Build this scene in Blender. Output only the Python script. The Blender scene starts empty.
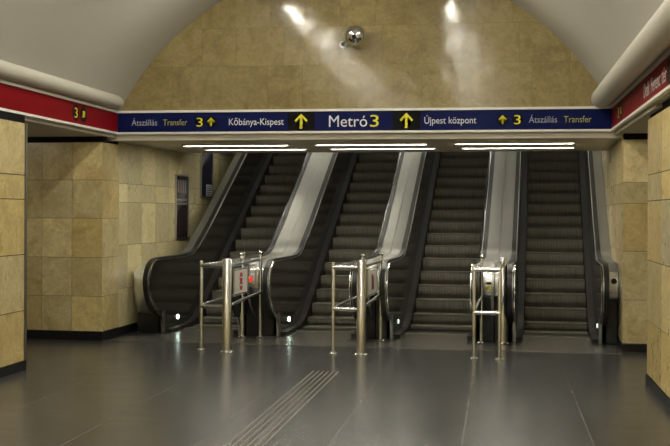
import bpy, bmesh, math, random
from mathutils import Vector, Matrix
random.seed(7)
S = bpy.context.scene
COL = S.collection
# ------------------------------------------------------------------ camera
F_PX, YAW, ROLL, HOR, EYE = 1113.6, 0.1468, 0.0041, 212.2, 1.65
cd = bpy.data.cameras.new('camera'); cam = bpy.data.objects.new('camera', cd); COL.objects.link(cam)
cd.sensor_width = 36; cd.lens = F_PX/670*36; cd.shift_y = -(223-HOR)/670; cd.clip_start = .05
fw = Vector((-math.sin(YAW), math.cos(YAW), 0)); rt = Vector((math.cos(YAW), math.sin(YAW), 0)); zz = Vector((0, 0, 1))
cr = rt*math.cos(ROLL)+zz*math.sin(ROLL); cu = -rt*math.sin(ROLL)+zz*math.cos(ROLL)
M = Matrix((cr, cu, -fw)).transposed().to_4x4(); M.translation = Vector((0, 0, EYE)); cam.matrix_world = M
S.camera = cam
# ------------------------------------------------------------------ world, exposure
w = bpy.data.worlds.new('world'); S.world = w; w.use_nodes = True
w.node_tree.nodes['Background'].inputs[0].default_value = (.9, .85, .7, 1)
w.node_tree.nodes['Background'].inputs[1].default_value = 0.0
S.view_settings.view_transform = 'Standard'; S.view_settings.look = 'None'
S.view_settings.exposure = 0.16; S.view_settings.gamma = 1; S.view_settings.use_curve_mapping = False
VAULT_LAMP = 78.0      # emission of the hall's fluorescent tubes
SLOT_LAMP = 105.0       # emission of the slot lamps over the escalators
PASSAGE_FILL = 14.0  # emission of the fill lamps added in the side passages
SHAFT_FILL = 19.0  # emission of the fill lamps added up the escalator shaft
# ------------------------------------------------------------------ materials
def new_mat(name, col, rough=.5, metal=0, emis=None, es=0, bump=0, bscale=40, var=0, vscale=3, spec=.5):
    m = bpy.data.materials.new(name); m.use_nodes = True; nt = m.node_tree; b = nt.nodes['Principled BSDF']
    b.inputs['Base Color'].default_value = (*col, 1); b.inputs['Roughness'].default_value = rough
    b.inputs['Metallic'].default_value = metal; b.inputs['Specular IOR Level'].default_value = spec
    if emis: b.inputs['Emission Color'].default_value = (*emis, 1); b.inputs['Emission Strength'].default_value = es
    tc = nt.nodes.new('ShaderNodeTexCoord')
    if var:
        n = nt.nodes.new('ShaderNodeTexNoise'); n.inputs['Scale'].default_value = vscale; n.inputs['Detail'].default_value = 5
        nt.links.new(tc.outputs['Object'], n.inputs['Vector'])
        mx = nt.nodes.new('ShaderNodeMix'); mx.data_type = 'RGBA'
        mx.inputs[6].default_value = (*[c*(1-var) for c in col], 1); mx.inputs[7].default_value = (*[min(1, c*(1+var)) for c in col], 1)
        nt.links.new(n.outputs['Fac'], mx.inputs[0]); nt.links.new(mx.outputs[2], b.inputs['Base Color'])
    if bump:
        n2 = nt.nodes.new('ShaderNodeTexNoise'); n2.inputs['Scale'].default_value = bscale; n2.inputs['Detail'].default_value = 4
        nt.links.new(tc.outputs['Object'], n2.inputs['Vector'])
        bp = nt.nodes.new('ShaderNodeBump'); bp.inputs['Strength'].default_value = bump; bp.inputs['Distance'].default_value = .01
        nt.links.new(n2.outputs['Fac'], bp.inputs['Height']); nt.links.new(bp.outputs[0], b.inputs['Normal'])
    return m

def stone_mat(name, c1, c2, c3, rough=.28, wav=.12, tv=1.0):
    m = bpy.data.materials.new(name); m.use_nodes = True; nt = m.node_tree; b = nt.nodes['Principled BSDF']; L = nt.links.new
    at = nt.nodes.new('ShaderNodeAttribute'); at.attribute_name = 'tile'
    sp = nt.nodes.new('ShaderNodeSeparateColor'); L(at.outputs['Color'], sp.inputs[0])
    geo = nt.nodes.new('ShaderNodeNewGeometry')
    sc = nt.nodes.new('ShaderNodeVectorMath'); sc.operation = 'SCALE'; sc.inputs[3].default_value = 37; L(at.outputs['Color'], sc.inputs[0])
    ad = nt.nodes.new('ShaderNodeVectorMath'); ad.operation = 'ADD'; L(geo.outputs['Position'], ad.inputs[0]); L(sc.outputs[0], ad.inputs[1])
    n1 = nt.nodes.new('ShaderNodeTexNoise'); n1.inputs['Scale'].default_value = 3.6; n1.inputs['Detail'].default_value = 7; n1.inputs['Roughness'].default_value = .65; n1.inputs['Distortion'].default_value = .8
    L(ad.outputs[0], n1.inputs['Vector'])
    n2 = nt.nodes.new('ShaderNodeTexNoise'); n2.inputs['Scale'].default_value = 22; n2.inputs['Detail'].default_value = 5; n2.inputs['Roughness'].default_value = .7
    L(ad.outputs[0], n2.inputs['Vector'])
    mx = nt.nodes.new('ShaderNodeMix'); mx.data_type = 'RGBA'; mx.inputs[6].default_value = (*c1, 1); mx.inputs[7].default_value = (*c2, 1)
    L(sp.outputs[0], mx.inputs[0])
    r1 = nt.nodes.new('ShaderNodeMapRange'); r1.inputs[1].default_value = .42; r1.inputs[2].default_value = .72; L(n1.outputs['Fac'], r1.inputs[0])
    m2 = nt.nodes.new('ShaderNodeMix'); m2.data_type = 'RGBA'; m2.inputs[7].default_value = (*c3, 1)
    mm = nt.nodes.new('ShaderNodeMath'); mm.operation = 'MULTIPLY'; mm.inputs[1].default_value = .8; L(r1.outputs[0], mm.inputs[0]); L(mm.outputs[0], m2.inputs[0]); L(mx.outputs[2], m2.inputs[6])
    r2 = nt.nodes.new('ShaderNodeMapRange'); r2.inputs[1].default_value = .3; r2.inputs[2].default_value = .7; r2.inputs[3].default_value = .8; r2.inputs[4].default_value = 1.12; L(n2.outputs['Fac'], r2.inputs[0])
    r3 = nt.nodes.new('ShaderNodeMapRange'); r3.inputs[3].default_value = 1-.22*tv; r3.inputs[4].default_value = 1+.16*tv; L(sp.outputs[1], r3.inputs[0])
    m3 = nt.nodes.new('ShaderNodeMath'); m3.operation = 'MULTIPLY'; L(r2.outputs[0], m3.inputs[0]); L(r3.outputs[0], m3.inputs[1])
    vs = nt.nodes.new('ShaderNodeVectorMath'); vs.operation = 'SCALE'; L(m2.outputs[2], vs.inputs[0]); L(m3.outputs[0], vs.inputs[3])
    # small dark pits in the travertine
    v = nt.nodes.new('ShaderNodeTexVoronoi'); v.inputs['Scale'].default_value = 5.5; L(ad.outputs[0], v.inputs['Vector'])
    pr = nt.nodes.new('ShaderNodeMapRange'); pr.inputs[1].default_value = .03; pr.inputs[2].default_value = .09; pr.inputs[3].default_value = .6; pr.inputs[4].default_value = 1; L(v.outputs['Distance'], pr.inputs[0])
    v2 = nt.nodes.new('ShaderNodeVectorMath'); v2.operation = 'SCALE'; L(vs.outputs[0], v2.inputs[0]); L(pr.outputs[0], v2.inputs[3])
    L(v2.outputs[0], b.inputs['Base Color'])
    rr = nt.nodes.new('ShaderNodeMapRange'); rr.inputs[3].default_value = rough*.7; rr.inputs[4].default_value = rough*1.4; L(n1.outputs['Fac'], rr.inputs[0]); L(rr.outputs[0], b.inputs['Roughness'])
    n3 = nt.nodes.new('ShaderNodeTexNoise'); n3.inputs['Scale'].default_value = 1.7; n3.inputs['Detail'].default_value = 2; L(geo.outputs['Position'], n3.inputs['Vector'])
    bp = nt.nodes.new('ShaderNodeBump'); bp.inputs['Strength'].default_value = wav; bp.inputs['Distance'].default_value = .08; L(n3.outputs['Fac'], bp.inputs['Height']); L(bp.outputs[0], b.inputs['Normal'])
    return m

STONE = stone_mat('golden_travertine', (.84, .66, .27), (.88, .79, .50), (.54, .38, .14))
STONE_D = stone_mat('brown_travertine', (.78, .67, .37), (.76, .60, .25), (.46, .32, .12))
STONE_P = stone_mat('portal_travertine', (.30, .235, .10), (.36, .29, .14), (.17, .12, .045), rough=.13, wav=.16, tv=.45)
STONE_W = stone_mat('pale_travertine', (.74, .66, .39), (.78, .71, .44), (.58, .48, .23))
JOINT = new_mat('dark_joint', (.05, .04, .03), .8)
PLINTH = new_mat('black_plinth', (.012, .012, .012), .3)
PLASTER = new_mat('vault_paint', (.43, .41, .35), .55, bump=.05, bscale=3, var=.06, vscale=.7)
TUBE = new_mat('cornice_paint', (.52, .50, .43), .45)
SOFFIT = new_mat('soffit_paint', (.50, .46, .37), .6)
FASCIA = new_mat('fascia_paint', (.66, .62, .51), .5)
WHITE = new_mat('white_trim', (.85, .84, .78), .4)
BLUE = new_mat('blue_board', (.006, .010, .070), .4, spec=.08)
RED = new_mat('red_board', (.18, .003, .007), .45, spec=.07)
BLACKP = new_mat('black_print', (.004, .004, .005), .5, spec=.1)
WHITEP = new_mat('white_print', (.80, .82, .85), .4)
GREYP = new_mat('grey_print', (.38, .40, .48), .4)
YELP = new_mat('yellow_print', (.85, .78, .03), .4)
YELD = new_mat('dull_yellow_print', (.42, .42, .10), .4)
STEEL = new_mat('brushed_steel', (.80, .81, .80), .27, 1, bump=.04, bscale=60)
STEELR = new_mat('satin_steel', (.52, .52, .50), .33, 1, bump=.03, bscale=25)
STEELP = new_mat('polished_steel', (.78, .79, .79), .13, 1)
PANEL = new_mat('dark_side_panel', (.024, .022, .019), .14, 0, spec=.5)
DECK = new_mat('satin_deck_steel', (.36, .36, .33), .36, .9, bump=.03, bscale=8, var=.08, vscale=2)
SKIRT = new_mat('dark_skirt', (.018, .017, .015), .5, 0, spec=.2)
RUBBER = new_mat('handrail_rubber', (.010, .010, .010), .28)
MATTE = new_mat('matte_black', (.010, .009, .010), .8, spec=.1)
BLACKB = new_mat('black_base', (.010, .010, .010), .35)
GLOWW = new_mat('tube_glow', (1, 1, 1), .4, emis=(1, .95, .82), es=SLOT_LAMP)
GLOWV = new_mat('vault_tube_glow', (1, 1, 1), .4, emis=(1, .96, .84), es=VAULT_LAMP)
GLOWS = new_mat('shaft_fill_glow', (1, 1, 1), .4, emis=(1, .96, .84), es=SHAFT_FILL)
GLOWP = new_mat('passage_fill_glow', (1, 1, 1), .4, emis=(1, .88, .66), es=PASSAGE_FILL)
LEDG = new_mat('gap_light_glow', (.8, 1, .9), .4, emis=(.80, 1, .90), es=14)
LEDD = new_mat('dim_gap_light_glow', (.8, 1, .9), .4, emis=(.85, 1, .85), es=1.0)
REDLED = new_mat('red_button', (.8, .02, .02), .3, emis=(1, .03, .03), es=.6)
REDP = new_mat('red_print', (.50, .012, .02), .4)

def step_mat():
    m = new_mat('ribbed_step_metal', (.070, .064, .050), .5, .1, spec=.5); nt = m.node_tree; b = nt.nodes['Principled BSDF']; L = nt.links.new
    tc = nt.nodes.new('ShaderNodeTexCoord'); wv = nt.nodes.new('ShaderNodeTexWave'); wv.bands_direction = 'X'; wv.inputs['Scale'].default_value = 14
    L(tc.outputs['Object'], wv.inputs['Vector'])
    bp = nt.nodes.new('ShaderNodeBump'); bp.inputs['Strength'].default_value = .6; bp.inputs['Distance'].default_value = .01
    L(wv.outputs['Fac'], bp.inputs['Height']); L(bp.outputs[0], b.inputs['Normal'])
    n = nt.nodes.new('ShaderNodeTexNoise'); n.inputs['Scale'].default_value = 6; n.inputs['Detail'].default_value = 4
    mp = nt.nodes.new('ShaderNodeMapping'); mp.inputs['Scale'].default_value = (4, .4, .4); L(tc.outputs['Object'], mp.inputs[0]); L(mp.outputs[0], n.inputs['Vector'])
    mx = nt.nodes.new('ShaderNodeMix'); mx.data_type = 'RGBA'; mx.inputs[6].default_value = (.11, .10, .078, 1); mx.inputs[7].default_value = (.20, .185, .145, 1)
    L(n.outputs['Fac'], mx.inputs[0]); L(mx.outputs[2], b.inputs['Base Color'])
    return m
STEP = step_mat()
NOSE = new_mat('step_edge_metal', (.15, .14, .11), .5, .1)  # one even tone along the front edge of each step
PLATE = new_mat('landing_plate_metal', (.36, .34, .30), .24, .75, bump=.15, bscale=120, var=.1, vscale=4)
COMB = new_mat('comb_metal', (.22, .20, .17), .35, .7)

def floor_mat():
    m = bpy.data.materials.new('dark_stone_floor'); m.use_nodes = True; nt = m.node_tree; b = nt.nodes['Principled BSDF']; L = nt.links.new
    geo = nt.nodes.new('ShaderNodeNewGeometry')
    mp = nt.nodes.new('ShaderNodeMapping'); mp.inputs['Location'].default_value = (.26, .20, 0); L(geo.outputs['Position'], mp.inputs[0])
    sx = nt.nodes.new('ShaderNodeSeparateXYZ'); L(mp.outputs[0], sx.inputs[0])
    def M_(op, a_, b_=None):
        q = nt.nodes.new('ShaderNodeMath'); q.operation = op
        for i, v_ in enumerate((a_, b_)):
            if v_ is None: continue
            if isinstance(v_, (int, float)): q.inputs[i].default_value = v_
            else: L(v_, q.inputs[i])
        return q.outputs[0]
    cx_, cy_ = M_('DIVIDE', sx.outputs[0], .93), M_('DIVIDE', sx.outputs[1], .93)
    dx_, dy_ = [M_('ABSOLUTE', M_('SUBTRACT', M_('FRACT', M_('ADD', c_, .5)), .5)) for c_ in (cx_, cy_)]
    jn = M_('ADD', M_('MULTIPLY', M_('LESS_THAN', dx_, .0065), .6), M_('MULTIPLY', M_('LESS_THAN', dy_, .006), .12))
    wn = nt.nodes.new('ShaderNodeTexWhiteNoise'); wn.noise_dimensions = '2D'
    cv = nt.nodes.new('ShaderNodeCombineXYZ'); L(M_('FLOOR', cx_), cv.inputs[0]); L(M_('FLOOR', cy_), cv.inputs[1]); L(cv.outputs[0], wn.inputs['Vector'])
    mb = nt.nodes.new('ShaderNodeMix'); mb.data_type = 'RGBA'; mb.inputs[6].default_value = (.054, .055, .056, 1); mb.inputs[7].default_value = (.074, .075, .075, 1); L(wn.outputs['Value'], mb.inputs[0])
    mj = nt.nodes.new('ShaderNodeMix'); mj.data_type = 'RGBA'; mj.inputs[7].default_value = (.23, .22, .20, 1); L(jn, mj.inputs[0]); L(mb.outputs[2], mj.inputs[6])
    n = nt.nodes.new('ShaderNodeTexNoise'); n.inputs['Scale'].default_value = 3; n.inputs['Detail'].default_value = 8; n.inputs['Roughness'].default_value = .7
    mq = nt.nodes.new('ShaderNodeMapping'); mq.inputs['Scale'].default_value = (.6, 2.2, 1); L(geo.outputs['Position'], mq.inputs[0]); L(mq.outputs[0], n.inputs['Vector'])
    r = nt.nodes.new('ShaderNodeMapRange'); r.inputs[1].default_value = .3; r.inputs[2].default_value = .7; r.inputs[3].default_value = .8; r.inputs[4].default_value = 1.2; L(n.outputs['Fac'], r.inputs[0])
    v = nt.nodes.new('ShaderNodeVectorMath'); v.operation = 'SCALE'; L(mj.outputs[2], v.inputs[0]); L(r.outputs[0], v.inputs[3]); L(v.outputs[0], b.inputs['Base Color'])
    r2 = nt.nodes.new('ShaderNodeMapRange'); r2.inputs[1].default_value = .3; r2.inputs[2].default_value = .7; r2.inputs[3].default_value = .215; r2.inputs[4].default_value = .27; L(n.outputs['Fac'], r2.inputs[0]); L(r2.outputs[0], b.inputs['Roughness'])
    n3 = nt.nodes.new('ShaderNodeTexNoise'); n3.inputs['Scale'].default_value = 9; n3.inputs['Detail'].default_value = 3; L(geo.outputs['Position'], n3.inputs['Vector'])
    bp = nt.nodes.new('ShaderNodeBump'); bp.inputs['Strength'].default_value = .012; bp.inputs['Distance'].default_value = .01; L(n3.outputs['Fac'], bp.inputs['Height']); L(bp.outputs[0], b.inputs['Normal'])
    return m
FLOOR = floor_mat()
# ------------------------------------------------------------------ mesh helpers
def obj(name, bm, mats, parent=None, smooth=False, bevel=0):
    bmesh.ops.recalc_face_normals(bm, faces=bm.faces)
    me = bpy.data.meshes.new(name); bm.to_mesh(me); bm.free()
    for m in (mats if isinstance(mats, (list, tuple)) else [mats]): me.materials.append(m)
    if smooth:
        for p in me.polygons: p.use_smooth = True
        me.set_sharp_from_angle(angle=math.radians(40))
    o = bpy.data.objects.new(name, me); COL.objects.link(o)
    if parent: o.parent = parent
    if bevel:
        md = o.modifiers.new('bevel', 'BEVEL'); md.width = bevel; md.segments = 2; md.limit_method = 'ANGLE'
    return o
def box(bm, x0, x1, y0, y1, z0, z1, mi=0):
    vs = [bm.verts.new((x, y, z)) for z in (z0, z1) for y in (y0, y1) for x in (x0, x1)]
    fs = []
    for f in ((0, 1, 3, 2), (4, 6, 7, 5), (0, 4, 5, 1), (2, 3, 7, 6), (0, 2, 6, 4), (1, 5, 7, 3)):
        fc = bm.faces.new([vs[i] for i in f]); fc.material_index = mi; fs.append(fc)
    return fs
def prism(bm, poly, a0, a1, axis='x', mi=0):
    """polygon of 2-D points extruded along an axis: x -> points are (y,z); y -> (x,z); z -> (x,y)"""
    def P(p, a): return {'x': (a, p[0], p[1]), 'y': (p[0], a, p[1]), 'z': (p[0], p[1], a)}[axis]
    lo = [bm.verts.new(P(p, a0)) for p in poly]; hi = [bm.verts.new(P(p, a1)) for p in poly]; n = len(poly)
    f0 = bm.faces.new(lo); f1 = bm.faces.new(hi[::-1])
    f0.material_index = f1.material_index = mi
    for i in range(n):
        f = bm.faces.new((lo[i], hi[i], hi[(i+1) % n], lo[(i+1) % n])); f.material_index = mi
    bmesh.ops.triangulate(bm, faces=[f0, f1])
def cyl(bm, p0, p1, r, n=20, r1=None, mi=0):
    p0, p1 = Vector(p0), Vector(p1); r1 = r if r1 is None else r1
    d = (p1-p0).normalized(); u = d.orthogonal().normalized(); v = d.cross(u)
    a = [bm.verts.new(p0+(u*math.cos(t)+v*math.sin(t))*r) for t in [2*math.pi*i/n for i in range(n)]]
    b = [bm.verts.new(p1+(u*math.cos(t)+v*math.sin(t))*r1) for t in [2*math.pi*i/n for i in range(n)]]
    for f in [bm.faces.new(a[::-1]), bm.faces.new(b)]+[bm.faces.new((a[i], a[(i+1) % n], b[(i+1) % n], b[i])) for i in range(n)]: f.material_index = mi
def sphere(bm, c, r, u=28, v=18, sz=1):
    bmesh.ops.create_uvsphere(bm, u_segments=u, v_segments=v, radius=r, matrix=Matrix.Translation(c) @ Matrix.Diagonal((1, 1, sz, 1)))
def lathe(bm, prof, c=(0, 0, 0), n=24):
    rings = [[bm.verts.new((c[0]+r*math.cos(2*math.pi*i/n), c[1]+r*math.sin(2*math.pi*i/n), c[2]+z)) for i in range(n)] for r, z in prof]
    for a, b in zip(rings, rings[1:]):
        for i in range(n): bm.faces.new((a[i], a[(i+1) % n], b[(i+1) % n], b[i]))
    bm.faces.new(rings[0][::-1]); bm.faces.new(rings[-1])
def sweep(bm, path, sect):
    """sweep section [(a,offset)] along (b,z) path; offset is measured along the path's left normal"""
    rings = []; n = len(path)
    for i, (b, z) in enumerate(path):
        p0 = path[max(0, i-1)]; p1 = path[min(n-1, i+1)]
        tx, tz = p1[0]-p0[0], p1[1]-p0[1]; l = math.hypot(tx, tz) or 1; nx, nz = tz/l, -tx/l
        rings.append([bm.verts.new((a, b+nx*o, z+nz*o)) for a, o in sect])
    m = len(sect)
    for r0, r1 in zip(rings, rings[1:]):
        for i in range(m): bm.faces.new((r0[i], r0[(i+1) % m], r1[(i+1) % m], r1[i]))
    bm.faces.new(rings[0][::-1]); bm.faces.new(rings[-1])
def pipe(bm, pts, r, n=12):
    """round tube through 3-D points with mitred rings"""
    pts = [Vector(p) for p in pts]; rings = []; u = None
    for i, p in enumerate(pts):
        d = ((pts[min(i+1, len(pts)-1)]-p).normalized()+(p-pts[max(i-1, 0)]).normalized()).normalized()
        u = (d.orthogonal() if u is None else (u-d*u.dot(d))).normalized(); v = d.cross(u)
        rings.append([bm.verts.new(p+(u*math.cos(2*math.pi*k/n)+v*math.sin(2*math.pi*k/n))*r) for k in range(n)])
    for a, b in zip(rings, rings[1:]):
        for k in range(n): bm.faces.new((a[k], a[(k+1) % n], b[(k+1) % n], b[k]))
    bm.faces.new(rings[0][::-1]); bm.faces.new(rings[-1])
def tag(o, label=None, cat=None, group=None, kind=None):
    if label: o['label'] = label
    if cat: o['category'] = cat
    if group: o['group'] = group
    if kind: o['kind'] = kind
    return o
def thing(name, label, cat, loc=(0, 0, 0), rz=0, group=None):
    o = bpy.data.objects.new(name, None); COL.objects.link(o); o.location = loc; o.rotation_euler = (0, 0, rz); o.empty_display_size = .2
    return tag(o, label, cat, group)
def struct(name, bm, m, smooth=False, bevel=0): return tag(obj(name, bm, m, None, smooth, bevel), kind='structure')
def copy_tree(o, parent=None):
    c = o.copy(); COL.objects.link(c)
    if parent: c.parent = parent
    for ch in list(o.children): copy_tree(ch, c)
    return c
# escalator frame: a runs along the row, b runs up the escalators
TH = -.0373
def ab(a, b, z=0): return Vector((a*math.cos(TH)-b*math.sin(TH), a*math.sin(TH)+b*math.cos(TH), z))
def frame(o): o.rotation_euler = (0, 0, TH); return o

def tile_bm(bm, lay, org, ud, nd, us, zs, gap=.004, th=.03, mi=0, zfun=None, stagger=None):
    """stone slabs as real boxes with open joints on a wall: org + ud*u, z; nd = outward normal"""
    org, ud, nd = Vector(org), Vector(ud).normalized(), Vector(nd).normalized()
    for j in range(len(zs)-1):
        uu = us if not stagger else stagger(j)
        for i in range(len(uu)-1):
            u0, u1, z0, z1 = uu[i]+gap/2, uu[i+1]-gap/2, zs[j]+gap/2, zs[j+1]-gap/2
            rc = (random.random(), random.random(), random.random(), 1)
            P = []
            for dn in (0, th):
                for (u, z) in ((u0, z0), (u1, z0), (u1, z1), (u0, z1)):
                    zb = z+(zfun(u) if zfun else 0)
                    P.append(bm.verts.new(org+ud*u+Vector((0, 0, zb))+nd*(dn-th)))
            for f in ((0, 1, 2, 3), (7, 6, 5, 4), (0, 4, 5, 1), (1, 5, 6, 2), (2, 6, 7, 3), (3, 7, 4, 0)):
                fc = bm.faces.new([P[k] for k in f]); fc.material_index = mi
                for l in fc.loops: l[lay] = rc
def tiled_wall(name, org, ud, nd, us, zs, mat, gap=.004, plinth=None, depth=.25, **k):
    """slabs in front of a solid backing, with a black plinth below"""
    bm = bmesh.new(); lay = bm.loops.layers.color.new('tile')
    tile_bm(bm, lay, org, ud, nd, us, zs, gap, **k)
    o_, u_, n_ = Vector(org), Vector(ud).normalized(), Vector(nd).normalized()
    ulo, uhi = us[0]+.002, us[-1]-.002
    z0 = 0 if plinth else zs[0]; z1 = zs[-1]
    P = [bm.verts.new(o_+u_*u+n_*d+Vector((0, 0, z))) for d in (-.012, -depth) for (u, z) in ((ulo, z0), (uhi, z0), (uhi, z1), (ulo, z1))]
    for f in ((0, 1, 2, 3), (7, 6, 5, 4), (0, 4, 5, 1), (1, 5, 6, 2), (2, 6, 7, 3), (3, 7, 4, 0)):
        fc = bm.faces.new([P[q] for q in f]); fc.material_index = 1
        for l in fc.loops: l[lay] = (0, 0, 0, 1)
    o = struct(name, bm, [mat, JOINT])
    return o
def span(a, b, n): return [a+(b-a)*i/n for i in range(n+1)]
def brk(a, b, w):
    n = max(1, round((b-a)/w)); return span(a, b, n)
# ------------------------------------------------------------------ the hall shell
CX, RV, ZC, YP = -1.78, 3.52, 1.30, 13.9       # vault centre line, radius, centre height; portal plane
XL, XR = -4.91, 1.35
bm = bmesh.new(); box(bm, -10, 7, -7, 26, -.3, 0); struct('floor', bm, FLOOR)
# barrel vault, a shell with thickness
bm = bmesh.new(); a0 = math.asin((2.93-ZC)/RV); N = 48; prev = None
poly_in = [(CX+RV*math.cos(a0+(math.pi-2*a0)*i/N), ZC+RV*math.sin(a0+(math.pi-2*a0)*i/N)) for i in range(N+1)]
poly_out = [(CX+(RV+.25)*math.cos(a0+(math.pi-2*a0)*i/N), ZC+(RV+.25)*math.sin(a0+(math.pi-2*a0)*i/N)) for i in range(N+1)]
for i in range(N):
    q = []
    for y in (-7, YP+.02):
        for p in (poly_in[i], poly_in[i+1], poly_out[i+1], poly_out[i]): q.append(bm.verts.new((p[0], y, p[1])))
    for f in ((0, 4, 5, 1), (3, 2, 6, 7), (0, 1, 2, 3), (4, 7, 6, 5)): bm.faces.new([q[k] for k in f])
bmesh.ops.remove_doubles(bm, verts=bm.verts, dist=.0005)
struct('ceiling', bm, PLASTER, smooth=True)
# portal wall above the sign band
def stag(j):
    o = (0, .42, .2, .55, .1)[j % 5]; xs = [-5.3, -5.3+.5+o*.5]
    while xs[-1] < 1.3: xs.append(xs[-1]+random.choice((.45, .45, .62, .8)))
    xs.append(1.9); return [x+5.3 for x in xs]
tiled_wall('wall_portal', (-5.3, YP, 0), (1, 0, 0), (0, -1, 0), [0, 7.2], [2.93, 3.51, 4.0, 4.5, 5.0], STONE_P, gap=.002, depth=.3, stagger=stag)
# side piers under the red boards (rows of slabs as on the photo)
ZR = [.10, .62, 1.20, 1.77, 2.02, 2.56]
def pier(name, x, y0, y1, nx, mat=STONE):
    w = .9
    tiled_wall(name, (x, y0, 0), (0, 1, 0), (nx, 0, 0), brk(0, y1-y0, .95), ZR, mat, gap=.009, plinth=True, depth=w)
    return w
pier('wall_left', -4.865, -7, 10.93, 1); pier('wall_right', 1.415, -7, 11.1, -1)
def endcap(name, x0, x1, y, mat=STONE):
    tiled_wall(name, (x0, y, 0), (1, 0, 0), (0, 1, 0), [0, x1-x0], ZR, mat, gap=.009, plinth=True, depth=.03)
endcap('wall_left_end', -5.74, -4.868, 10.965); endcap('wall_right_end', 1.418, 2.29, 11.135)
bm = bmesh.new(); box(bm, -4.90, -4.858, -7, 10.965, 0, .10); box(bm, -5.74, -4.858, 10.95, 10.975, 0, .10); struct('baseboard_left', bm, PLINTH)
bm = bmesh.new(); box(bm, 1.408, 1.45, -7, 11.135, 0, .09); box(bm, 1.408, 2.29, 11.12, 11.145, 0, .09); struct('baseboard_right', bm, PLINTH)
bm = bmesh.new(); box(bm, -4.872, -4.855, 10.945, 10.975, .10, 2.56); struct('trim_1', bm, STEELR)
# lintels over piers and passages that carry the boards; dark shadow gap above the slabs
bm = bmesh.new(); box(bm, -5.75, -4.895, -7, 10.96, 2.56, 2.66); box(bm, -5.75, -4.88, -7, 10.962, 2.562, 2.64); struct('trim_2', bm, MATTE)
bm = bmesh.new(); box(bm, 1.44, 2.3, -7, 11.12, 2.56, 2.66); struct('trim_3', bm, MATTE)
bm = bmesh.new(); box(bm, -5.7, XL-.03, -7, YP+.1, 2.64, 3.05); struct('wall_left_lintel', bm, FASCIA)
bm = bmesh.new(); box(bm, XR+.03, 2.2, -7, YP+.1, 2.64, 3.05); struct('wall_right_lintel', bm, FASCIA)
bm = bmesh.new(); box(bm, -10, -4.94, 10.3, 15, 2.60, 2.64); struct('ceiling_left_passage', bm, SOFFIT)
bm = bmesh.new(); box(bm, 1.38, 7, 10.3, 15, 2.60, 2.64); struct('ceiling_right_passage', bm, SOFFIT)
# rounded cornice tubes above the boards
for nme, x, r, zt in (('trim_4', -4.835, .082, 3.045), ('trim_5', 1.195, .122, 3.02)):
    bm = bmesh.new()
    ys = [-7, 13.55]+[13.55+.26*math.sin(t) for t in (.3, .6, .9, 1.2, 1.4, 1.55)]
    rs = [r, r]+[r*math.cos(t)**.8 for t in (.3, .6, .9, 1.2, 1.4, 1.55)]
    rings = [[bm.verts.new((x+q*math.cos(2*math.pi*k/24), y, zt+q*math.sin(2*math.pi*k/24)-(r-q)*.35)) for k in range(24)] for y, q in zip(ys, rs)]
    for A, B in zip(rings, rings[1:]):
        for k in range(24): bm.faces.new((A[k], A[(k+1) % 24], B[(k+1) % 24], B[k]))
    bm.faces.new(rings[0]); bm.faces.new(rings[-1]); struct(nme, bm, TUBE, smooth=True)
# passages left and right
ZA = [.12, .565, 1.06, 1.56, 2.05, 2.53]
u_ = Vector((math.cos(TH), math.sin(TH), 0)); v_ = Vector((-math.sin(TH), math.cos(TH), 0))
AL, AR = -5.50, .945
cl = ab(AL, 13.38); cR = ab(AR, 13.67)
us = [0, .41, .82, 1.21, 1.6, 2.0, 2.4, 2.8, 3.2, 3.6, 4.0]
tiled_wall('wall_left_back', cl, -u_, -v_, us, ZA, STONE_D, gap=.005, plinth=True)
tiled_wall('wall_left_corner', cl, v_, u_, [0, .56], ZA, STONE_D, gap=.005, plinth=True)
tiled_wall('wall_right_back', cR, u_, -v_, [0, .38]+[.38+.6*i for i in range(1, 7)], ZR[:-1]+[2.53], STONE_D, gap=.005, plinth=True)
for nme, c, sg in (('baseboard_back_left', cl, -1), ('baseboard_back_right', cR, 1)):
    bm = bmesh.new(); L_ = 4
    P = [c+u_*sg*-.008-v_*.008, c+u_*sg*L_-v_*.008, c+u_*sg*L_+v_*.02, c+u_*sg*.02+v_*.02, c+u_*sg*.02+v_*(3.6 if sg < 0 else 3.3), c-u_*sg*.008+v_*(3.6 if sg < 0 else 3.3)]
    prism(bm, [(p.x, p.y) for p in P], 0, .12 if sg < 0 else .09, 'z'); struct(nme, bm, PLINTH)
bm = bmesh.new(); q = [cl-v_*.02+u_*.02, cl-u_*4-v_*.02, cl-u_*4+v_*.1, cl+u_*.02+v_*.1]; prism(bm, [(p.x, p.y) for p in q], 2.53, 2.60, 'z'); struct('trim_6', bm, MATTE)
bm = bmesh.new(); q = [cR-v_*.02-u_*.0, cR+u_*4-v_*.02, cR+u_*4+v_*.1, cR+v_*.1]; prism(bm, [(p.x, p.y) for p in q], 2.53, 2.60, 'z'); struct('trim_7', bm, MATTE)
bm = bmesh.new(); box(bm, -9.3, -9.0, 9, 15, 0, 3); box(bm, -9.3, -5.74, 9.2, 9.4, 0, 3); struct('wall_left_passage', bm, STONE_W)
bm = bmesh.new(); box(bm, 5.0, 5.3, 9, 15, 0, 3); box(bm, 2.29, 5.3, 9.2, 9.4, 0, 3); struct('wall_right_passage', bm, STONE_W)
bm = bmesh.new(); box(bm, -6, 3, -7.3, -7, 0, 5.2); struct('wall_rear', bm, STONE_W)
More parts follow.
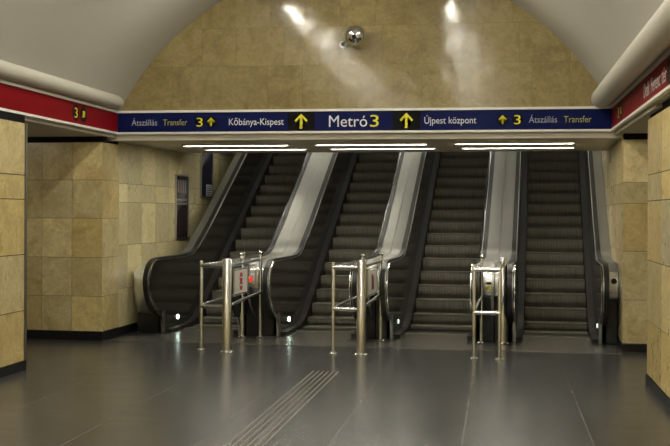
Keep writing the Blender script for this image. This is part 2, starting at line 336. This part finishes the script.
# fascia under the blue board, soffit, escalator shaft
bm = bmesh.new(); box(bm, -5.05, 1.5, YP-.0, YP+.14, 2.57, 2.66); struct('trim_8', bm, FASCIA)
SB = 16.88                                              # back edge of the soffit (b)
TAN = math.tan(math.radians(30))
bm = bmesh.new()
c4 = [ab(-5.7, SB), ab(1.2, SB)]
q = [(-5.2, YP+.05), (1.6, YP+.05), (c4[1].x, c4[1].y), (c4[0].x, c4[0].y)]
prism(bm, q, 2.572, 2.64, 'z')
struct('ceiling_soffit', bm, SOFFIT)
# inclined ceiling of the shaft
bm = bmesh.new()
def quadprism(bm, A, B, z0a, z0b, t):
    P = [Vector((p.x, p.y, z+dz)) for dz in (0, t) for p, z in ((A[0], z0a), (A[1], z0a), (B[1], z0b), (B[0], z0b))]
    P = [bm.verts.new(p) for p in P]
    for f in ((0, 3, 2, 1), (4, 5, 6, 7), (0, 1, 5, 4), (1, 2, 6, 5), (2, 3, 7, 6), (3, 0, 4, 7)): bm.faces.new([P[k] for k in f])
quadprism(bm, (ab(-5.8, SB), ab(1.3, SB)), (ab(-5.8, 24.5), ab(1.3, 24.5)), 2.572, 2.572+.62*(24.5-SB)+.4, .15)
struct('ceiling_shaft', bm, SOFFIT)
tiled_wall('wall_shaft_left', ab(AL, 13.38)+v_*.56, v_, u_, [0, .32, .86, 1.42, 2.0, 2.64, 3.3, 3.95, 4.6, 5.3, 6, 6.7, 7.4, 8.1, 8.8, 9.5, 10.2, 11], ZR+[3.2, 3.8, 4.4, 5, 5.6, 6.2, 6.8, 7.4, 8], STONE_W, gap=.005, plinth=True)
tiled_wall('wall_shaft_right', cR+v_*.0, v_, -u_, brk(0, 11, .7), ZR+[3.2, 3.8, 4.4, 5, 5.6, 6.2, 6.8, 7.4, 8], STONE_D, gap=.005, plinth=True)
bm = bmesh.new(); c = [ab(-5.8, 24.3), ab(1.3, 24.3), ab(1.3, 24.5), ab(-5.8, 24.5)]; prism(bm, [(p.x, p.y) for p in c], 0, 8, 'z'); struct('wall_shaft_top', bm, SOFFIT)
# ------------------------------------------------------------------ escalators
BF = 15.56                                             # b where the line through the step edges would meet the floor
def nose_z(b):
    s = TAN*(b-BF)
    k = .20                                            # soft transition to the flat
    if s > k: return s
    x = (s-k)/k                                        # s=-k -> 0
    if x < -2: return 0.0
    return k*(1+x/2)**2 if x > -2 else 0.0
ZH = .965; BB = 15.88                                   # handrail height, start of the incline
def cat(P, n=6):
    out = []
    for i in range(len(P)-1):
        p0, p1, p2, p3 = P[max(0, i-1)], P[i], P[i+1], P[min(len(P)-1, i+2)]
        for k in range(n):
            t = k/n
            out.append(tuple(.5*((2*p1[j])+(-p0[j]+p2[j])*t+(2*p0[j]-5*p1[j]+4*p2[j]-p3[j])*t*t+(-p0[j]+3*p1[j]-3*p2[j]+p3[j])*t**3) for j in (0, 1)))
    out.append(P[-1]); return out
BTOP = 23.6
inc = [(BTOP, ZH+TAN*(BTOP-BB)), (18, ZH+TAN*(18-BB)), (16.75, ZH+TAN*(16.75-BB))]
bend = [(16.45, ZH+TAN*(16.45-BB)+.012), (16.2, ZH+TAN*(.32)+.03), (15.95, ZH+.085), (15.7, ZH+.025), (15.4, ZH+.003), (15.1, ZH)]
newel = [(14.6, ZH), (14.3, ZH), (14.12, ZH-.015), (13.98, ZH-.07), (13.90, ZH-.16), (13.88, ZH-.27), (13.92, ZH-.39), (14.01, ZH-.50), (14.13, ZH-.59), (14.26, ZH-.66)]
PATH = inc[:2]+cat([inc[2]]+bend+newel)
PATH = [(b-14.0, z) for b, z in PATH]                   # local y = b - 14
def off(path, d):
    out = []; n = len(path)
    for i, (b, z) in enumerate(path):
        p0 = path[max(0, i-1)]; p1 = path[min(n-1, i+1)]; tx, tz = p1[0]-p0[0], p1[1]-p0[1]; l = math.hypot(tx, tz)
        out.append((b-tz/l*d*-1, z+tx/l*d*-1*-1))
    return out
def inner(path, d):                                     # offset to the inside (below the handrail)
    out = []; n = len(path)
    for i, (b, z) in enumerate(path):
        p0 = path[max(0, i-1)]; p1 = path[min(n-1, i+1)]; tx, tz = p1[0]-p0[0], p1[1]-p0[1]; l = math.hypot(tx, tz)
        out.append((b+tz/l*d*-1, z+tx/l*d))
    return out
W = .868
def make_escalator(name, label, ac, w_left, w_right, ph, led, key=False, sticker=False):
    """ac: centre a; w_left/w_right: width from step edge to the cladding seam or wall"""
    t = thing(name, label, 'escalator', ab(ac, 14.0), TH, 'escalators side by side')
    h = W/2
    # steps
    T = .3235
    b = ph
    nos = []
    while b > 15.12: b -= T
    b += T
    while b < BTOP-.2: nos.append(b); b += T
    for i, b0 in enumerate(nos):
        z0 = nose_z(b0); zl = nose_z(b0-T) if i else .0; y = b0-14.0
        bm = bmesh.new()
        n = 8; arc = [(y+.010-.012*math.sin(math.pi*min(1, 1.3*k/n))+.035*max(0, k/n-.6)**1.2/.33, z0-.016-(z0-.016-zl+.01)*k/n) for k in range(n+1)]
        poly = [(y, z0)]+arc+[(y+T+.01, zl-.02), (y+T+.01, z0)]
        prism(bm, poly, -h+.006, h-.006, 'x')
        st = obj('step', bm, STEP, t)
        bm = bmesh.new(); box(bm, -h+.006, h-.006, y-.006, y+.022, z0-.014, z0+.003); obj('step_edge', bm, NOSE, st)
    # comb and landing plate
    bm = bmesh.new(); box(bm, -h, h, 1.00, 1.13, 0, .014)
    for i in range(54):
        x = -h+.012+i*(W-.02)/54; prism(bm, [(1.13, .002), (1.20, .002), (1.19, .010), (1.13, .014)], x, x+.007, 'x')
    obj('comb_plate', bm, COMB, t)
    bm = bmesh.new(); box(bm, -h-w_left+.01, h+w_right-.01, -.55, -.02, 0, .005); box(bm, -h-.02, h+.02, -.015, 1.0, 0, .005)
    obj('landing_plate', bm, PLATE, t)
    pit = bmesh.new(); box(pit, -h, h, 1.13, 1.7, -.002, .0008); obj('pit_edge', pit, BLACKB, t)
    for sgn, wid in ((-1, w_left), (1, w_right)):
        def X(v): return sgn*(h+v)
        def pr(bm, poly, u0, u1): prism(bm, poly, min(X(u0), X(u1)), max(X(u0), X(u1)), 'x')
        # handrail: rounded belt
        bm = bmesh.new(); ux = X(.135); s = [(.040*math.cos(q)*(1 if abs(math.cos(q)) > .1 else 1), .024*math.sin(q)) for q in [2*math.pi*k/14 for k in range(14)]]
        sweep(bm, PATH, [(ux+p, o) for p, o in s]); obj('handrail', bm, RUBBER, t, smooth=True)
        bm = bmesh.new(); sweep(bm, inner(PATH, -.030), [(ux-.030, -.012), (ux+.030, -.012), (ux+.030, .012), (ux-.030, .012)]); obj('handrail_guide', bm, STEELR, t)
        # dark inner panel
        top = inner(PATH, -.038)
        low = [(.30, .0), (1.3, .0), (1.7, nose_z(15.7)*.5), (2.2, nose_z(16.2)-.15), (BTOP-14, nose_z(BTOP)-.15)]
        bm = bmesh.new(); pr(bm, top+[(.42, .30), (.42, 0)]+low[1:], .092, .116); obj('side_panel', bm, PANEL, t)
        # bright edging that follows the newel on the inner face
        nw = [p for p in inner(PATH, -.050) if p[0] < .9 and p[1] < 1.0]
        bm = bmesh.new(); sweep(bm, nw, [(X(.080), -.028), (X(.094), -.028), (X(.094), .016), (X(.080), .016)]); obj('newel_edging', bm, STEELP, t)
        bm = bmesh.new(); pr(bm, [(.38, .006), (.45, .006), (.43, .31), (.34, .31)], .084, .12); obj('newel_foot', bm, STEELR, t)
        # skirt with sloping inner deck
        bm = bmesh.new(); ys = [.45, 1.0]+[1.0+.12*k for k in range(1, 12)]+[BTOP-14]
        up = [(y, nose_z(14+y)+.055) for y in ys]; dn = [(y, max(-.001, nose_z(14+y)-.30)) for y in ys]
        pr(bm, up+dn[::-1], .002, .091); obj('skirt', bm, SKIRT, t)
        # stainless outer cladding: top deck, curved newel cover
        wall = wid > .45 and sgn < 0; zb = .27 if wall else .57
        topc = [p for p in inner(PATH, -.055) if p[0] > .62]+([(.50, ZH-.058), (.41, ZH-.075), (.355, ZH-.115), (.325, ZH-.19), (.32, ZH-.28), (.335, ZH-.40), (.37, ZH-.50), (.42, ZH-.59), (.46, zb)] if wall else [(.50, ZH-.058), (.42, ZH-.072), (.375, ZH-.105), (.355, ZH-.16), (.35, ZH-.30), (.36, zb+.02), (.38, zb)])
        bm = bmesh.new(); pr(bm, topc+[(1.6, zb), (2.3, nose_z(16.3)-.2), (BTOP-14, nose_z(BTOP)-.2)], .178, (.30 if wall else wid-.003)); o = obj('outer_deck', bm, DECK, t, smooth=True)
        if not wall:
            c3 = [(.62, ZH-.050)]+[(a_-.006, b_+.004) for a_, b_ in topc if a_ < .6]+[(.62, zb)]
            bm = bmesh.new(); pr(bm, c3, .186, wid-.006); obj('newel_cover', bm, STEEL, t, smooth=True)
        if wall:
            c2 = [(1.75, ZH-.055)]+[p for p in topc if p[0] < .6]+[(1.75, zb)]
            bm = bmesh.new(); pr(bm, c2, .302, wid-.003); obj('newel_cover', bm, STEEL, t, smooth=True)
            bm = bmesh.new(); pr(bm, [(1.76, .02), (1.76, .4), (BTOP-14, nose_z(BTOP)+.0), (BTOP-14, nose_z(BTOP)-.5), (2.5, .02)], .302, wid-.003); obj('side_ledge', bm, BLACKB, t)
        # narrow dark channel below the handrail
        bm = bmesh.new(); pr(bm, inner(PATH, -.07)+[(.42, .27), (1.6, .27), (2.3, nose_z(16.3)-.2), (BTOP-14, nose_z(BTOP)-.2)], .117, .177); obj('inner_channel', bm, BLACKB, t)
        bm = bmesh.new(); pr(bm, [(.44, .006), (1.9, .006), (1.9, zb-.002), (.44, zb-.002)], .178, wid-.01); obj('newel_base', bm, BLACKB, t)
        # joint line and screws of the deck
        if wall: continue
        bm = bmesh.new(); sweep(bm, inner(PATH, -.052), [(X(wid)-sgn*.014, -.004), (X(wid)-sgn*.002, -.004), (X(wid)-sgn*.002, .005), (X(wid)-sgn*.014, .005)]); obj('deck_seam', bm, DECK, t)
    # gap light on the left panel, near the comb
    bm = bmesh.new(); x = -h-.092
    if key: x = h+.092
    s_ = 1 if not key else -1
    cyl(bm, (x, .98, .175), (x+s_*.010, .98, .175), .030, 16); o = obj('gap_light', bm, led, t, smooth=True)
    if led is LEDG:
        o['label'] = 'lit white gap light'
    if key:
        bm = bmesh.new(); cyl(bm, (h+.262, .36, .80), (h+.262, .335, .80), .036, 20); o = obj('key_switch', bm, BLACKB, t, smooth=True)
    if sticker:
        bm = bmesh.new(); prism(bm, [(h+.29-.04, .665), (h+.29+.04, .665), (h+.29, .735)], .344, .349, 'y'); o = obj('warning_sticker', bm, YELP, t); o['label'] = 'yellow warning triangle'
        bm = bmesh.new(); prism(bm, [(h+.29-.05, .735), (h+.29+.05, .735), (h+.29+.03, .765), (h+.29-.03, .765)], .344, .349, 'y'); obj('black_sticker', bm, BLACKP, t)
    return t
A0 = [-4.9403, -3.3372, -1.8207, -.2454]
C0 = [a+.434 for a in A0]
g = [(A0[1]-A0[0]-W)/2, (A0[2]-A0[1]-W)/2, (A0[3]-A0[2]-W)/2]
make_escalator('escalator', 'leftmost escalator, running beside the wall with the framed posters', C0[0], .49, g[0], 16.0, LEDG)
make_escalator('escalator', 'escalator second from the left, starting right of the barrier with red signs', C0[1], g[0], g[1], 16.08, LEDG)
make_escalator('escalator', 'escalator second from the right, between the middle and rightmost steel barriers', C0[2], g[1], g[2], 16.22, LEDD, sticker=True)
make_escalator('escalator', 'rightmost escalator, beside the right wall with black key switch on its newel', C0[3], g[2], .318, 16.07, LEDD, key=True)
# ------------------------------------------------------------------ lettering
def text_mesh(s):
    cu_ = bpy.data.curves.new('t', 'FONT'); cu_.body = s; cu_.extrude = .01; cu_.resolution_u = 3
    o = bpy.data.objects.new('t', cu_); COL.objects.link(o); dg = bpy.context.evaluated_depsgraph_get(); dg.update()
    me = bpy.data.meshes.new_from_object(o.evaluated_get(dg)); bpy.data.objects.remove(o); bpy.data.curves.remove(cu_)
    return me
def lettering(s, parent, org, ud, nd, u0, u1, zc, hgt, mat, name='lettering', bold=0):
    """text fitted between u0 and u1, cap height hgt, on plane org + ud*u, normal nd (world)"""
    me = text_mesh(s); bmm = bmesh.new(); bmm.from_mesh(me); bpy.data.meshes.remove(me)
    xs = [v.co.x for v in bmm.verts]; x0, x1 = min(xs), max(xs)
    cap = .70                                             # cap height of the built-in font at size 1
    su = (u1-u0)/(x1-x0); sv = hgt/cap
    ud = Vector(ud); nd = Vector(nd); org = Vector(org)
    for v in bmm.verts:
        x, y, z = v.co; v.co = org+ud*(u0+(x-x0)*su)+Vector((0, 0, zc-hgt/2+y*sv))+nd*(.002 if z > 0 else -.001)
    if bold:
        pass
    return obj(name, bmm, mat, parent)
def flat(parent, name, org, ud, nd, poly, mat, d0=0, d1=.003):
    bm = bmesh.new(); org, ud, nd = Vector(org), Vector(ud), Vector(nd)
    lo = [bm.verts.new(org+ud*u+Vector((0, 0, z))+nd*d0) for u, z in poly]; hi = [bm.verts.new(org+ud*u+Vector((0, 0, z))+nd*d1) for u, z in poly]; n = len(poly)
    f = [bm.faces.new(lo[::-1]), bm.faces.new(hi)]
    for i in range(n): bm.faces.new((lo[i], lo[(i+1) % n], hi[(i+1) % n], hi[i]))
    bmesh.ops.triangulate(bm, faces=f)
    return obj(name, bm, mat, parent)
def rect(u0, u1, z0, z1): return [(u0, z0), (u1, z0), (u1, z1), (u0, z1)]
def disc(u, z, r, n=28): return [(u+r*math.cos(2*math.pi*i/n), z+r*math.sin(2*math.pi*i/n)) for i in range(n)]
def arrow(u, z, s, ang=0, th=.16):
    """upward arrow: thin shaft with an open chevron head"""
    P = [(-th/2, -.5), (th/2, -.5), (th/2, .25), (.34, -.06), (.45, .05), (0, .5), (-.45, .05), (-.34, -.06), (-th/2, .25)]
    ca, sa = math.cos(ang), math.sin(ang)
    return [(u+s*(x*ca-y*sa), z+s*(x*sa+y*ca)) for x, y in P]
# blue board
OB = (0, YP-.045, 0); U = (1, 0, 0); NB = (0, -1, 0)
bs = thing('direction_sign', 'long blue overhead sign board reading Metró 3 above the escalators', 'sign', (CX, YP-.02, 2.65))
def bpart(fn, *a, **k):
    o = fn(*a, **k); o.matrix_parent_inverse = Matrix.Translation(-Vector((CX, YP-.02, 2.65))); return o
bm = bmesh.new(); box(bm, XL+.01, XR-.01, YP-.045, YP-.002, 2.668, 2.925); bpart(obj, 'board', bm, BLUE, bs)
for z0, z1 in ((2.645, 2.672), (2.92, 2.95)):
    bm = bmesh.new(); box(bm, XL+.005, XR-.005, YP-.06, YP-.002, z0, z1); bpart(obj, 'edge_trim', bm, WHITE, bs)
for nm, poly in (('black_disc', disc(-3.805, 2.80, .068)), ('black_disc', disc(-3.655, 2.80, .068)), ('black_square', rect(-2.66, -2.315, 2.676, 2.917)), ('black_square', rect(-1.325, -.98, 2.676, 2.917)), ('black_disc', disc(.03, 2.797, .068)), ('black_disc', disc(.21, 2.797, .068))):
    bpart(flat, bs, nm, OB, U, NB, poly, BLACKP, -.001, .002)
O2 = (0, YP-.048, 0)
for s, u0, u1, hh, mt in (('Átszállás', -4.71, -4.37, .078, GREYP), ('Transfer', -4.29, -3.97, .078, YELD), ('3', -3.845, -3.765, .115, YELP), ('Kőbánya-Kispest', -3.42, -2.71, .085, WHITEP),
                          ('Metró', -2.13, -1.645, .145, WHITEP), ('3', -1.61, -1.50, .15, YELP), ('Újpest központ', -.93, -.29, .085, WHITEP), ('3', .17, .25, .115, YELP), ('Átszállás', .35, .69, .078, GREYP), ('Transfer', .77, 1.10, .078, YELD)):
    bpart(lettering, s, bs, O2, U, NB, u0, u1, 2.797, hh, mt)
for u, z, s, th in ((-3.655, 2.80, .112, .15), (-2.485, 2.797, .19, .17), (-1.155, 2.797, .19, .17), (.03, 2.797, .112, .15)):
    bpart(flat, bs, 'arrow', O2, U, NB, arrow(u, z, s, 0, th), YELP, 0, .003)
# red boards along both sides
def redboard(xx, nx, y0, y1, label, syms, words=None, seams=()):
    t = thing('line_sign', label, 'sign', (xx, y1, 2.65))
    Mi = Matrix.Translation(-Vector((xx, y1, 2.65)))
    def rp(fn, *a, **k): o = fn(*a, **k); o.matrix_parent_inverse = Mi; return o
    lo, hi = sorted((xx, xx+nx*.03))
    bm = bmesh.new(); box(bm, lo, hi, y0, y1, 2.668, 2.925); rp(obj, 'board', bm, RED, t)
    lo, hi = sorted((xx, xx+nx*.045))
    for z0, z1 in ((2.645, 2.672), (2.92, 2.95)):
        bm = bmesh.new(); box(bm, lo, hi, y0, y1, z0, z1); rp(obj, 'edge_trim', bm, WHITE, t)
    org = (xx+nx*.03, 0, 0); ud = (0, -nx*-1 if nx > 0 else -1, 0); ud = (0, 1, 0) if nx > 0 else (0, -1, 0); nd = (nx, 0, 0); sg = ud[1]
    for (y, kind) in syms:
        rp(flat, t, 'black_disc', org, ud, nd, disc(sg*y, 2.80, .10), BLACKP, -.001, .002)
        o2 = (org[0]+nx*.003, 0, 0)
        if kind == '3': rp(lettering, '3', t, o2, ud, nd, sg*y-.045, sg*y+.045, 2.80, .12, YELP)
        else: rp(flat, t, 'arrow', o2, ud, nd, arrow(sg*y, 2.80, .11, kind, .22), YELP, 0, .003)
    for y in seams: rp(flat, t, 'joint', org, ud, nd, rect(sg*y-.006, sg*y+.006, 2.672, 2.92), BLACKP, -.001, .001)
    for wd in words or (): rp(lettering, wd[0], t, org, ud, nd, sg*wd[1], sg*wd[2], 2.80, .135, WHITEP)
    return t, rp, org, ud, nd, sg
redboard(-4.93, 1, 3.0, YP-.05, 'red overhead board on the left with black discs showing 3 and arrow', [(12.42, '3'), (12.66, -math.pi/4)])
t_, rp, org, ud, nd, sg = redboard(1.37, -1, 3.0, YP-.05, 'red overhead board on the right reading Deák Ferenc tér in white', [(13.05, '3'), (12.78, math.pi/4)], (('Deák', 10.80, 10.40), ('Ferenc', 10.30, 9.72), ('tér', 9.64, 9.36)), (11.85,))
rp(flat, t_, 'black_disc', org, ud, nd, disc(sg*9.20, 2.80, .115), BLACKP, -.001, .002)
# ------------------------------------------------------------------ lamps
def slot_lamp(a0, a1, b, label):
    t = thing('slot_lamp', label, 'ceiling light', ab((a0+a1)/2, b, 2.572), TH, 'slot lamps in the soffit')
    h = (a1-a0)/2
    bm = bmesh.new()
    for y in (-.045, .035): box(bm, -h-.02, h+.02, y, y+.01, -.022, 0)
    for x in (-h-.02, h+.01): box(bm, x, x+.01, -.035, .035, -.022, 0)
    obj('housing', bm, STEELR, t)
    bm = bmesh.new(); cyl(bm, (-h, 0, -.010), (h, 0, -.010), .0075, 12); obj('tube', bm, GLOWW, t, smooth=True)
cols = ((-4.86, -3.40), (-3.0, -1.53), (-1.12, .385))
for (a0, a1), pos in zip(cols, ('left end, above the leftmost escalator', 'middle, under the Metró lettering', 'right end, above the rightmost escalator')):
    slot_lamp(a0, a1, 14.72, 'slot lamp in the front soffit row, '+pos)
    slot_lamp(a0+.02, a1+.03, 15.7, 'slot lamp in the rear soffit row, '+pos)
def hall_lamp(x, y, label):
    t = thing('hall_lamp', label, 'ceiling light', (x, y, 4.47), 0, 'hall lamps under the vault')
    bm = bmesh.new(); box(bm, -.07, .07, -.78, .78, .02, .08); obj('housing', bm, WHITE, t, bevel=.01)
    bm = bmesh.new()
    for yy in (-.6, .6): cyl(bm, (0, yy, .08), (0, yy, .22 if True else 0), .012, 8)
    obj('hanger', bm, STEELR, t)
    bm = bmesh.new(); cyl(bm, (0, -.75, -.012), (0, .75, -.012), .026, 12); obj('tube', bm, GLOWV, t, smooth=True)
for x, sd in ((-2.90, 'left'), (-.66, 'right')):
    for k, y in enumerate((12.0, 9.2, 6.4, 3.6, .8, -2.0, -4.8)):
        hall_lamp(x, y, 'fluorescent lamp hanging in the %s row under the vault, %s' % (sd, ('nearest the portal', 'second from the portal', 'third from the portal', 'fourth from the portal', 'fifth from the portal', 'sixth from the portal', 'farthest from the portal')[k]))
for x, y, sd in ((-6.8, 12.2, 'left'), (3.2, 12.3, 'right')):  # unseen fill lamps, added to brighten the passages
    t = thing('added_passage_lamp', 'ceiling lamp in the %s side passage' % sd, 'ceiling light', (x, y, 2.60))
    bm = bmesh.new(); box(bm, -.6, .6, -.06, .06, -.03, 0); obj('housing', bm, WHITE, t)
    bm = bmesh.new(); cyl(bm, (-.55, 0, -.05), (.55, 0, -.05), .02, 12); obj('tube', bm, GLOWP, t, smooth=True)
for i, (bq, pos) in enumerate(((17.9, 'lowest'), (20.0, 'middle'), (22.1, 'highest'))):  # unseen fill lamps, added to light the steps and decks
    for ax, sd in ((-4.55, 'leftmost'), (-2.90, 'second'), (-1.39, 'third'), (.19, 'rightmost')):
        zq = 2.572+.672*(bq-SB)-.02
        t = thing('added_shaft_lamp', '%s fluorescent lamp on the sloping shaft ceiling, %s row' % (pos, sd), 'ceiling light', ab(ax, bq, zq), TH, 'lamps on the shaft ceiling')
        bm = bmesh.new(); box(bm, -.50, .50, -.05, .05, -.01, .02); obj('housing', bm, WHITE, t)
        bm = bmesh.new(); cyl(bm, (-.46, 0, -.03), (.46, 0, -.03), .02, 12); obj('tube', bm, GLOWS, t, smooth=True)
# ------------------------------------------------------------------ mirror ball camera on the portal wall
t = thing('dome_camera', 'round chrome ball on a short arm, high on the stone wall above the sign', 'camera', (-1.79, YP, 3.82))
bc = Vector((.012, -.20, .02))
bm = bmesh.new(); sphere(bm, bc, .137); obj('ball', bm, STEELP, t, smooth=True)
bm = bmesh.new(); cyl(bm, bc+Vector((0, -.132, -.03)), bc+Vector((0, -.146, -.034)), .026, 18); obj('lens', bm, BLACKB, t, smooth=True)
bm = bmesh.new(); pipe(bm, [(-.17, -.004, -.06), (-.17, -.07, -.06), (-.15, -.12, -.05), (-.09, -.17, -.015)], .020); cyl(bm, (-.17, 0, -.06), (-.17, -.012, -.06), .045); obj('bracket', bm, STEELR, t, smooth=True)
# ------------------------------------------------------------------ posters on the left shaft wall
def poster(b0, b1, z0, z1, col, label, note=False, title=False, shear=0):
    bc_ = (b0+b1)/2; t = thing('poster', label, 'poster', ab(AL+.001, bc_, z0), TH)
    h = (b1-b0)/2; H = z1-z0
    m = new_mat('poster_print_'+col[0], col[1], .15, var=.25, vscale=5)
    bm = bmesh.new(); box(bm, 0, .018, -h+.02, h-.02, .02, H-.02); obj('print', bm, m, t)
    bm = bmesh.new()
    box(bm, 0, .03, -h, -h+.025, 0, H); box(bm, 0, .03, h-.025, h, 0, H); box(bm, 0, .03, -h+.025, h-.025, 0, .025); box(bm, 0, .03, -h+.025, h-.025, H-.025, H)
    obj('frame', bm, STEELR, t)
    if title:
        pm = new_mat('faded_print', (.22, .20, .20), .4)
        bars = [(-h+.09+k*(2*h-.2)/5, .055, .72, .92) for k in range(5)]+[(-h+.07+k*(2*h-.16)/7, .05, .60, .635) for k in range(7)]+[(-h+.07+k*(2*h-.16)/7, .045, .54, .565) for k in range(7)]
        for y, wv, q0, q1 in bars:
            bm = bmesh.new(); box(bm, .018, .020, y, y+wv, H*q0, H*q1); obj('pale_letter', bm, pm, t)
    if note:
        bm = bmesh.new(); box(bm, .0185, .021, -h+.30, h-.04, .03, .22); obj('white_note', bm, WHITEP, t)
        bm = bmesh.new()
        for k in range(5): box(bm, .021, .0215, -h+.33, h-.07, .055+k*.032, .065+k*.032)
        obj('printed_lines', bm, BLACKP, t)
    return t
poster(16.20, 16.84, 1.225, 2.215, ('plum', (.022, .014, .020)), 'dark plum framed poster on the left wall, nearer of the posters, full-length pale title', title=True)
poster(17.46, 18.14, 1.88, 3.0, ('navy', (.020, .022, .055)), 'navy framed poster with a small white note at its lower corner', note=True)
poster(18.62, 19.36, 2.66, 3.5, ('buff', (.34, .28, .17)), 'buff framed poster high on the left wall, only its bottom edge in view')
# ------------------------------------------------------------------ steel barriers in front of the newels
def barrier(name, label, pts, thick, cap, sign=None):
    """pts: four floor points (a,b) front-left, front-right, rear-left, rear-right; thick: index -> radius"""
    o0 = Vector((sum(p[0] for p in pts)/4, sum(p[1] for p in pts)/4))
    t = thing(name, label, 'barrier', ab(o0.x, o0.y), TH, 'steel barriers before the escalators')
    L_ = [Vector((p[0]-o0.x, p[1]-o0.y, 0)) for p in pts]; zb = [(.0 if p[1] < 13.45 else .005) for p in pts]
    Hs = []
    for i, p in enumerate(L_):
        r = thick.get(i, .020); Hh = (1.07 if r < .03 else 1.10) if i < 2 else 1.07
        if i == 3: Hh = 1.09
        bm = bmesh.new(); prof = [(r, 0), (r, Hh-.01), (r*.85, Hh)]
        lathe(bm, prof, (p.x, p.y, zb[i])); po = obj('post', bm, STEEL, t, smooth=True)
        bm = bmesh.new(); fr = r+.032; lathe(bm, [(fr, 0), (fr, .012), (fr*.8, .024), (r+.004, .03)], (p.x, p.y, zb[i])); obj('floor_flange', bm, STEELP, po, smooth=True)
        if i in cap:
            bm = bmesh.new(); lathe(bm, [(r+.006, 0), (r+.012, .012), (r+.012, .03), (r*.6, .045)], (p.x, p.y, zb[i]+Hh)); obj('post_cap', bm, STEELP, po, smooth=True)
    def rail(i, j, z0, z1, r=.019):
        bm = bmesh.new(); cyl(bm, L_[i]+Vector((0, 0, z0)), L_[j]+Vector((0, 0, z1)), r, 14); obj('rail', bm, STEEL, t, smooth=True)
    rail(0, 1, 1.01, 1.01, .024); rail(0, 1, .525, .525, .024)
    for i, j in ((0, 2), (1, 3)):
        rail(i, j, 1.01, 1.03); rail(i, j, .54, .60)
    return t, L_, rail
t, L_, rail = barrier('steel_barrier', 'leftmost steel barrier, carrying the white sign with red circles', [(-3.985, 12.74), (-3.63, 12.60), (-3.862, 14.12), (-3.62, 14.13)], {1: .056, 2: .030}, (2, 3))
# sign plate standing between the right-hand rails, facing right
def side_plate(t, L_, f0, f1, z0, z1, kind):
    A = L_[1].lerp(L_[3], f0); B = L_[1].lerp(L_[3], f1); d = (B-A).normalized(); n = Vector((d.y, -d.x, 0)); ln = (B-A).length
    if n.x < 0: n = -n
    def fp(name, poly, mat, d0, d1): return flat(None, name, A, d, n, poly, mat, d0, d1)
    pl = fp('sign_plate', rect(0, ln, z0, z1), WHITE, -.006, .006); pl.parent = t
    bm = bmesh.new(); P = [A+d*u+Vector((0, 0, z)) for u, z in ((-.02, z0-.02), (ln+.02, z0-.02), (ln+.02, z1+.02), (-.02, z1+.02), (-.02, z0-.02))]
    pipe(bm, P, .010, 8); fr = obj('sign_frame', bm, STEELR, pl)
    c = ln/2
    if kind == 'red':
        for z in (z0+(z1-z0)*.68, z0+(z1-z0)*.34):
            o = fp('red_disc', disc(c, z, .062), REDP, .006, .009); o.parent = pl
            o = fp('white_bar', rect(c-.04, c+.04, z-.01, z+.01), WHITEP, .009, .011); o.parent = pl
        o = fp('button', disc(ln+.17, z0+(z1-z0)*.5, .036), REDLED, -.004, .02); o.parent = pl
        q = rect(ln+.06, ln+.44, z0+.06, z1+.03)
        bm = bmesh.new(); P = [A+d*u+Vector((0, 0, z)) for u, z in q+[q[0]]]; pipe(bm, P, .009, 8); obj('loop', bm, STEELP, pl)
    else:
        o = fp('red_pictogram', rect(c-.07, c+.02, z0+.05, z1-.05), new_mat('rust_print', (.30, .05, .03), .4), .006, .009); o.parent = pl
        o = fp('black_pictogram', [(c+.03, z0+.05), (c+.08, z0+.05), (c+.06, z1-.10), (c+.02, z1-.06)], BLACKP, .006, .009); o.parent = pl
side_plate(t, L_, .20, .56, .66, .94, 'red')
t, L_, rail = barrier('steel_barrier', 'middle steel barrier, thick post at its right front corner', [(-2.388, 12.735), (-2.05, 12.70), (-2.265, 14.12), (-2.03, 14.12)], {1: .056}, (2, 3))
side_plate(t, L_, .30, .75, .66, .95, 'rust')
t, L_, rail = barrier('steel_barrier', 'rightmost steel barrier, seen almost straight on with thick post at its rear', [(-.752, 12.62), (-.466, 12.60), (-.750, 14.12), (-.478, 14.10)], {3: .050}, (2,))
# ------------------------------------------------------------------ tactile guide strip on the floor
t = thing('tactile_strip', 'tactile strip of thin pale ribs running along the floor toward the escalators', 'floor strip', (-1.77, 9.0, 0))
RIB = new_mat('pale_rib', (.24, .22, .17), .45)
for k in range(6):
    x = -.135+k*.052
    bm = bmesh.new(); prism(bm, [(x-.006, 0), (x-.004, .003), (x+.004, .003), (x+.006, 0)], -4.0, 2.4, 'y'); obj('rib', bm, RIB, t)
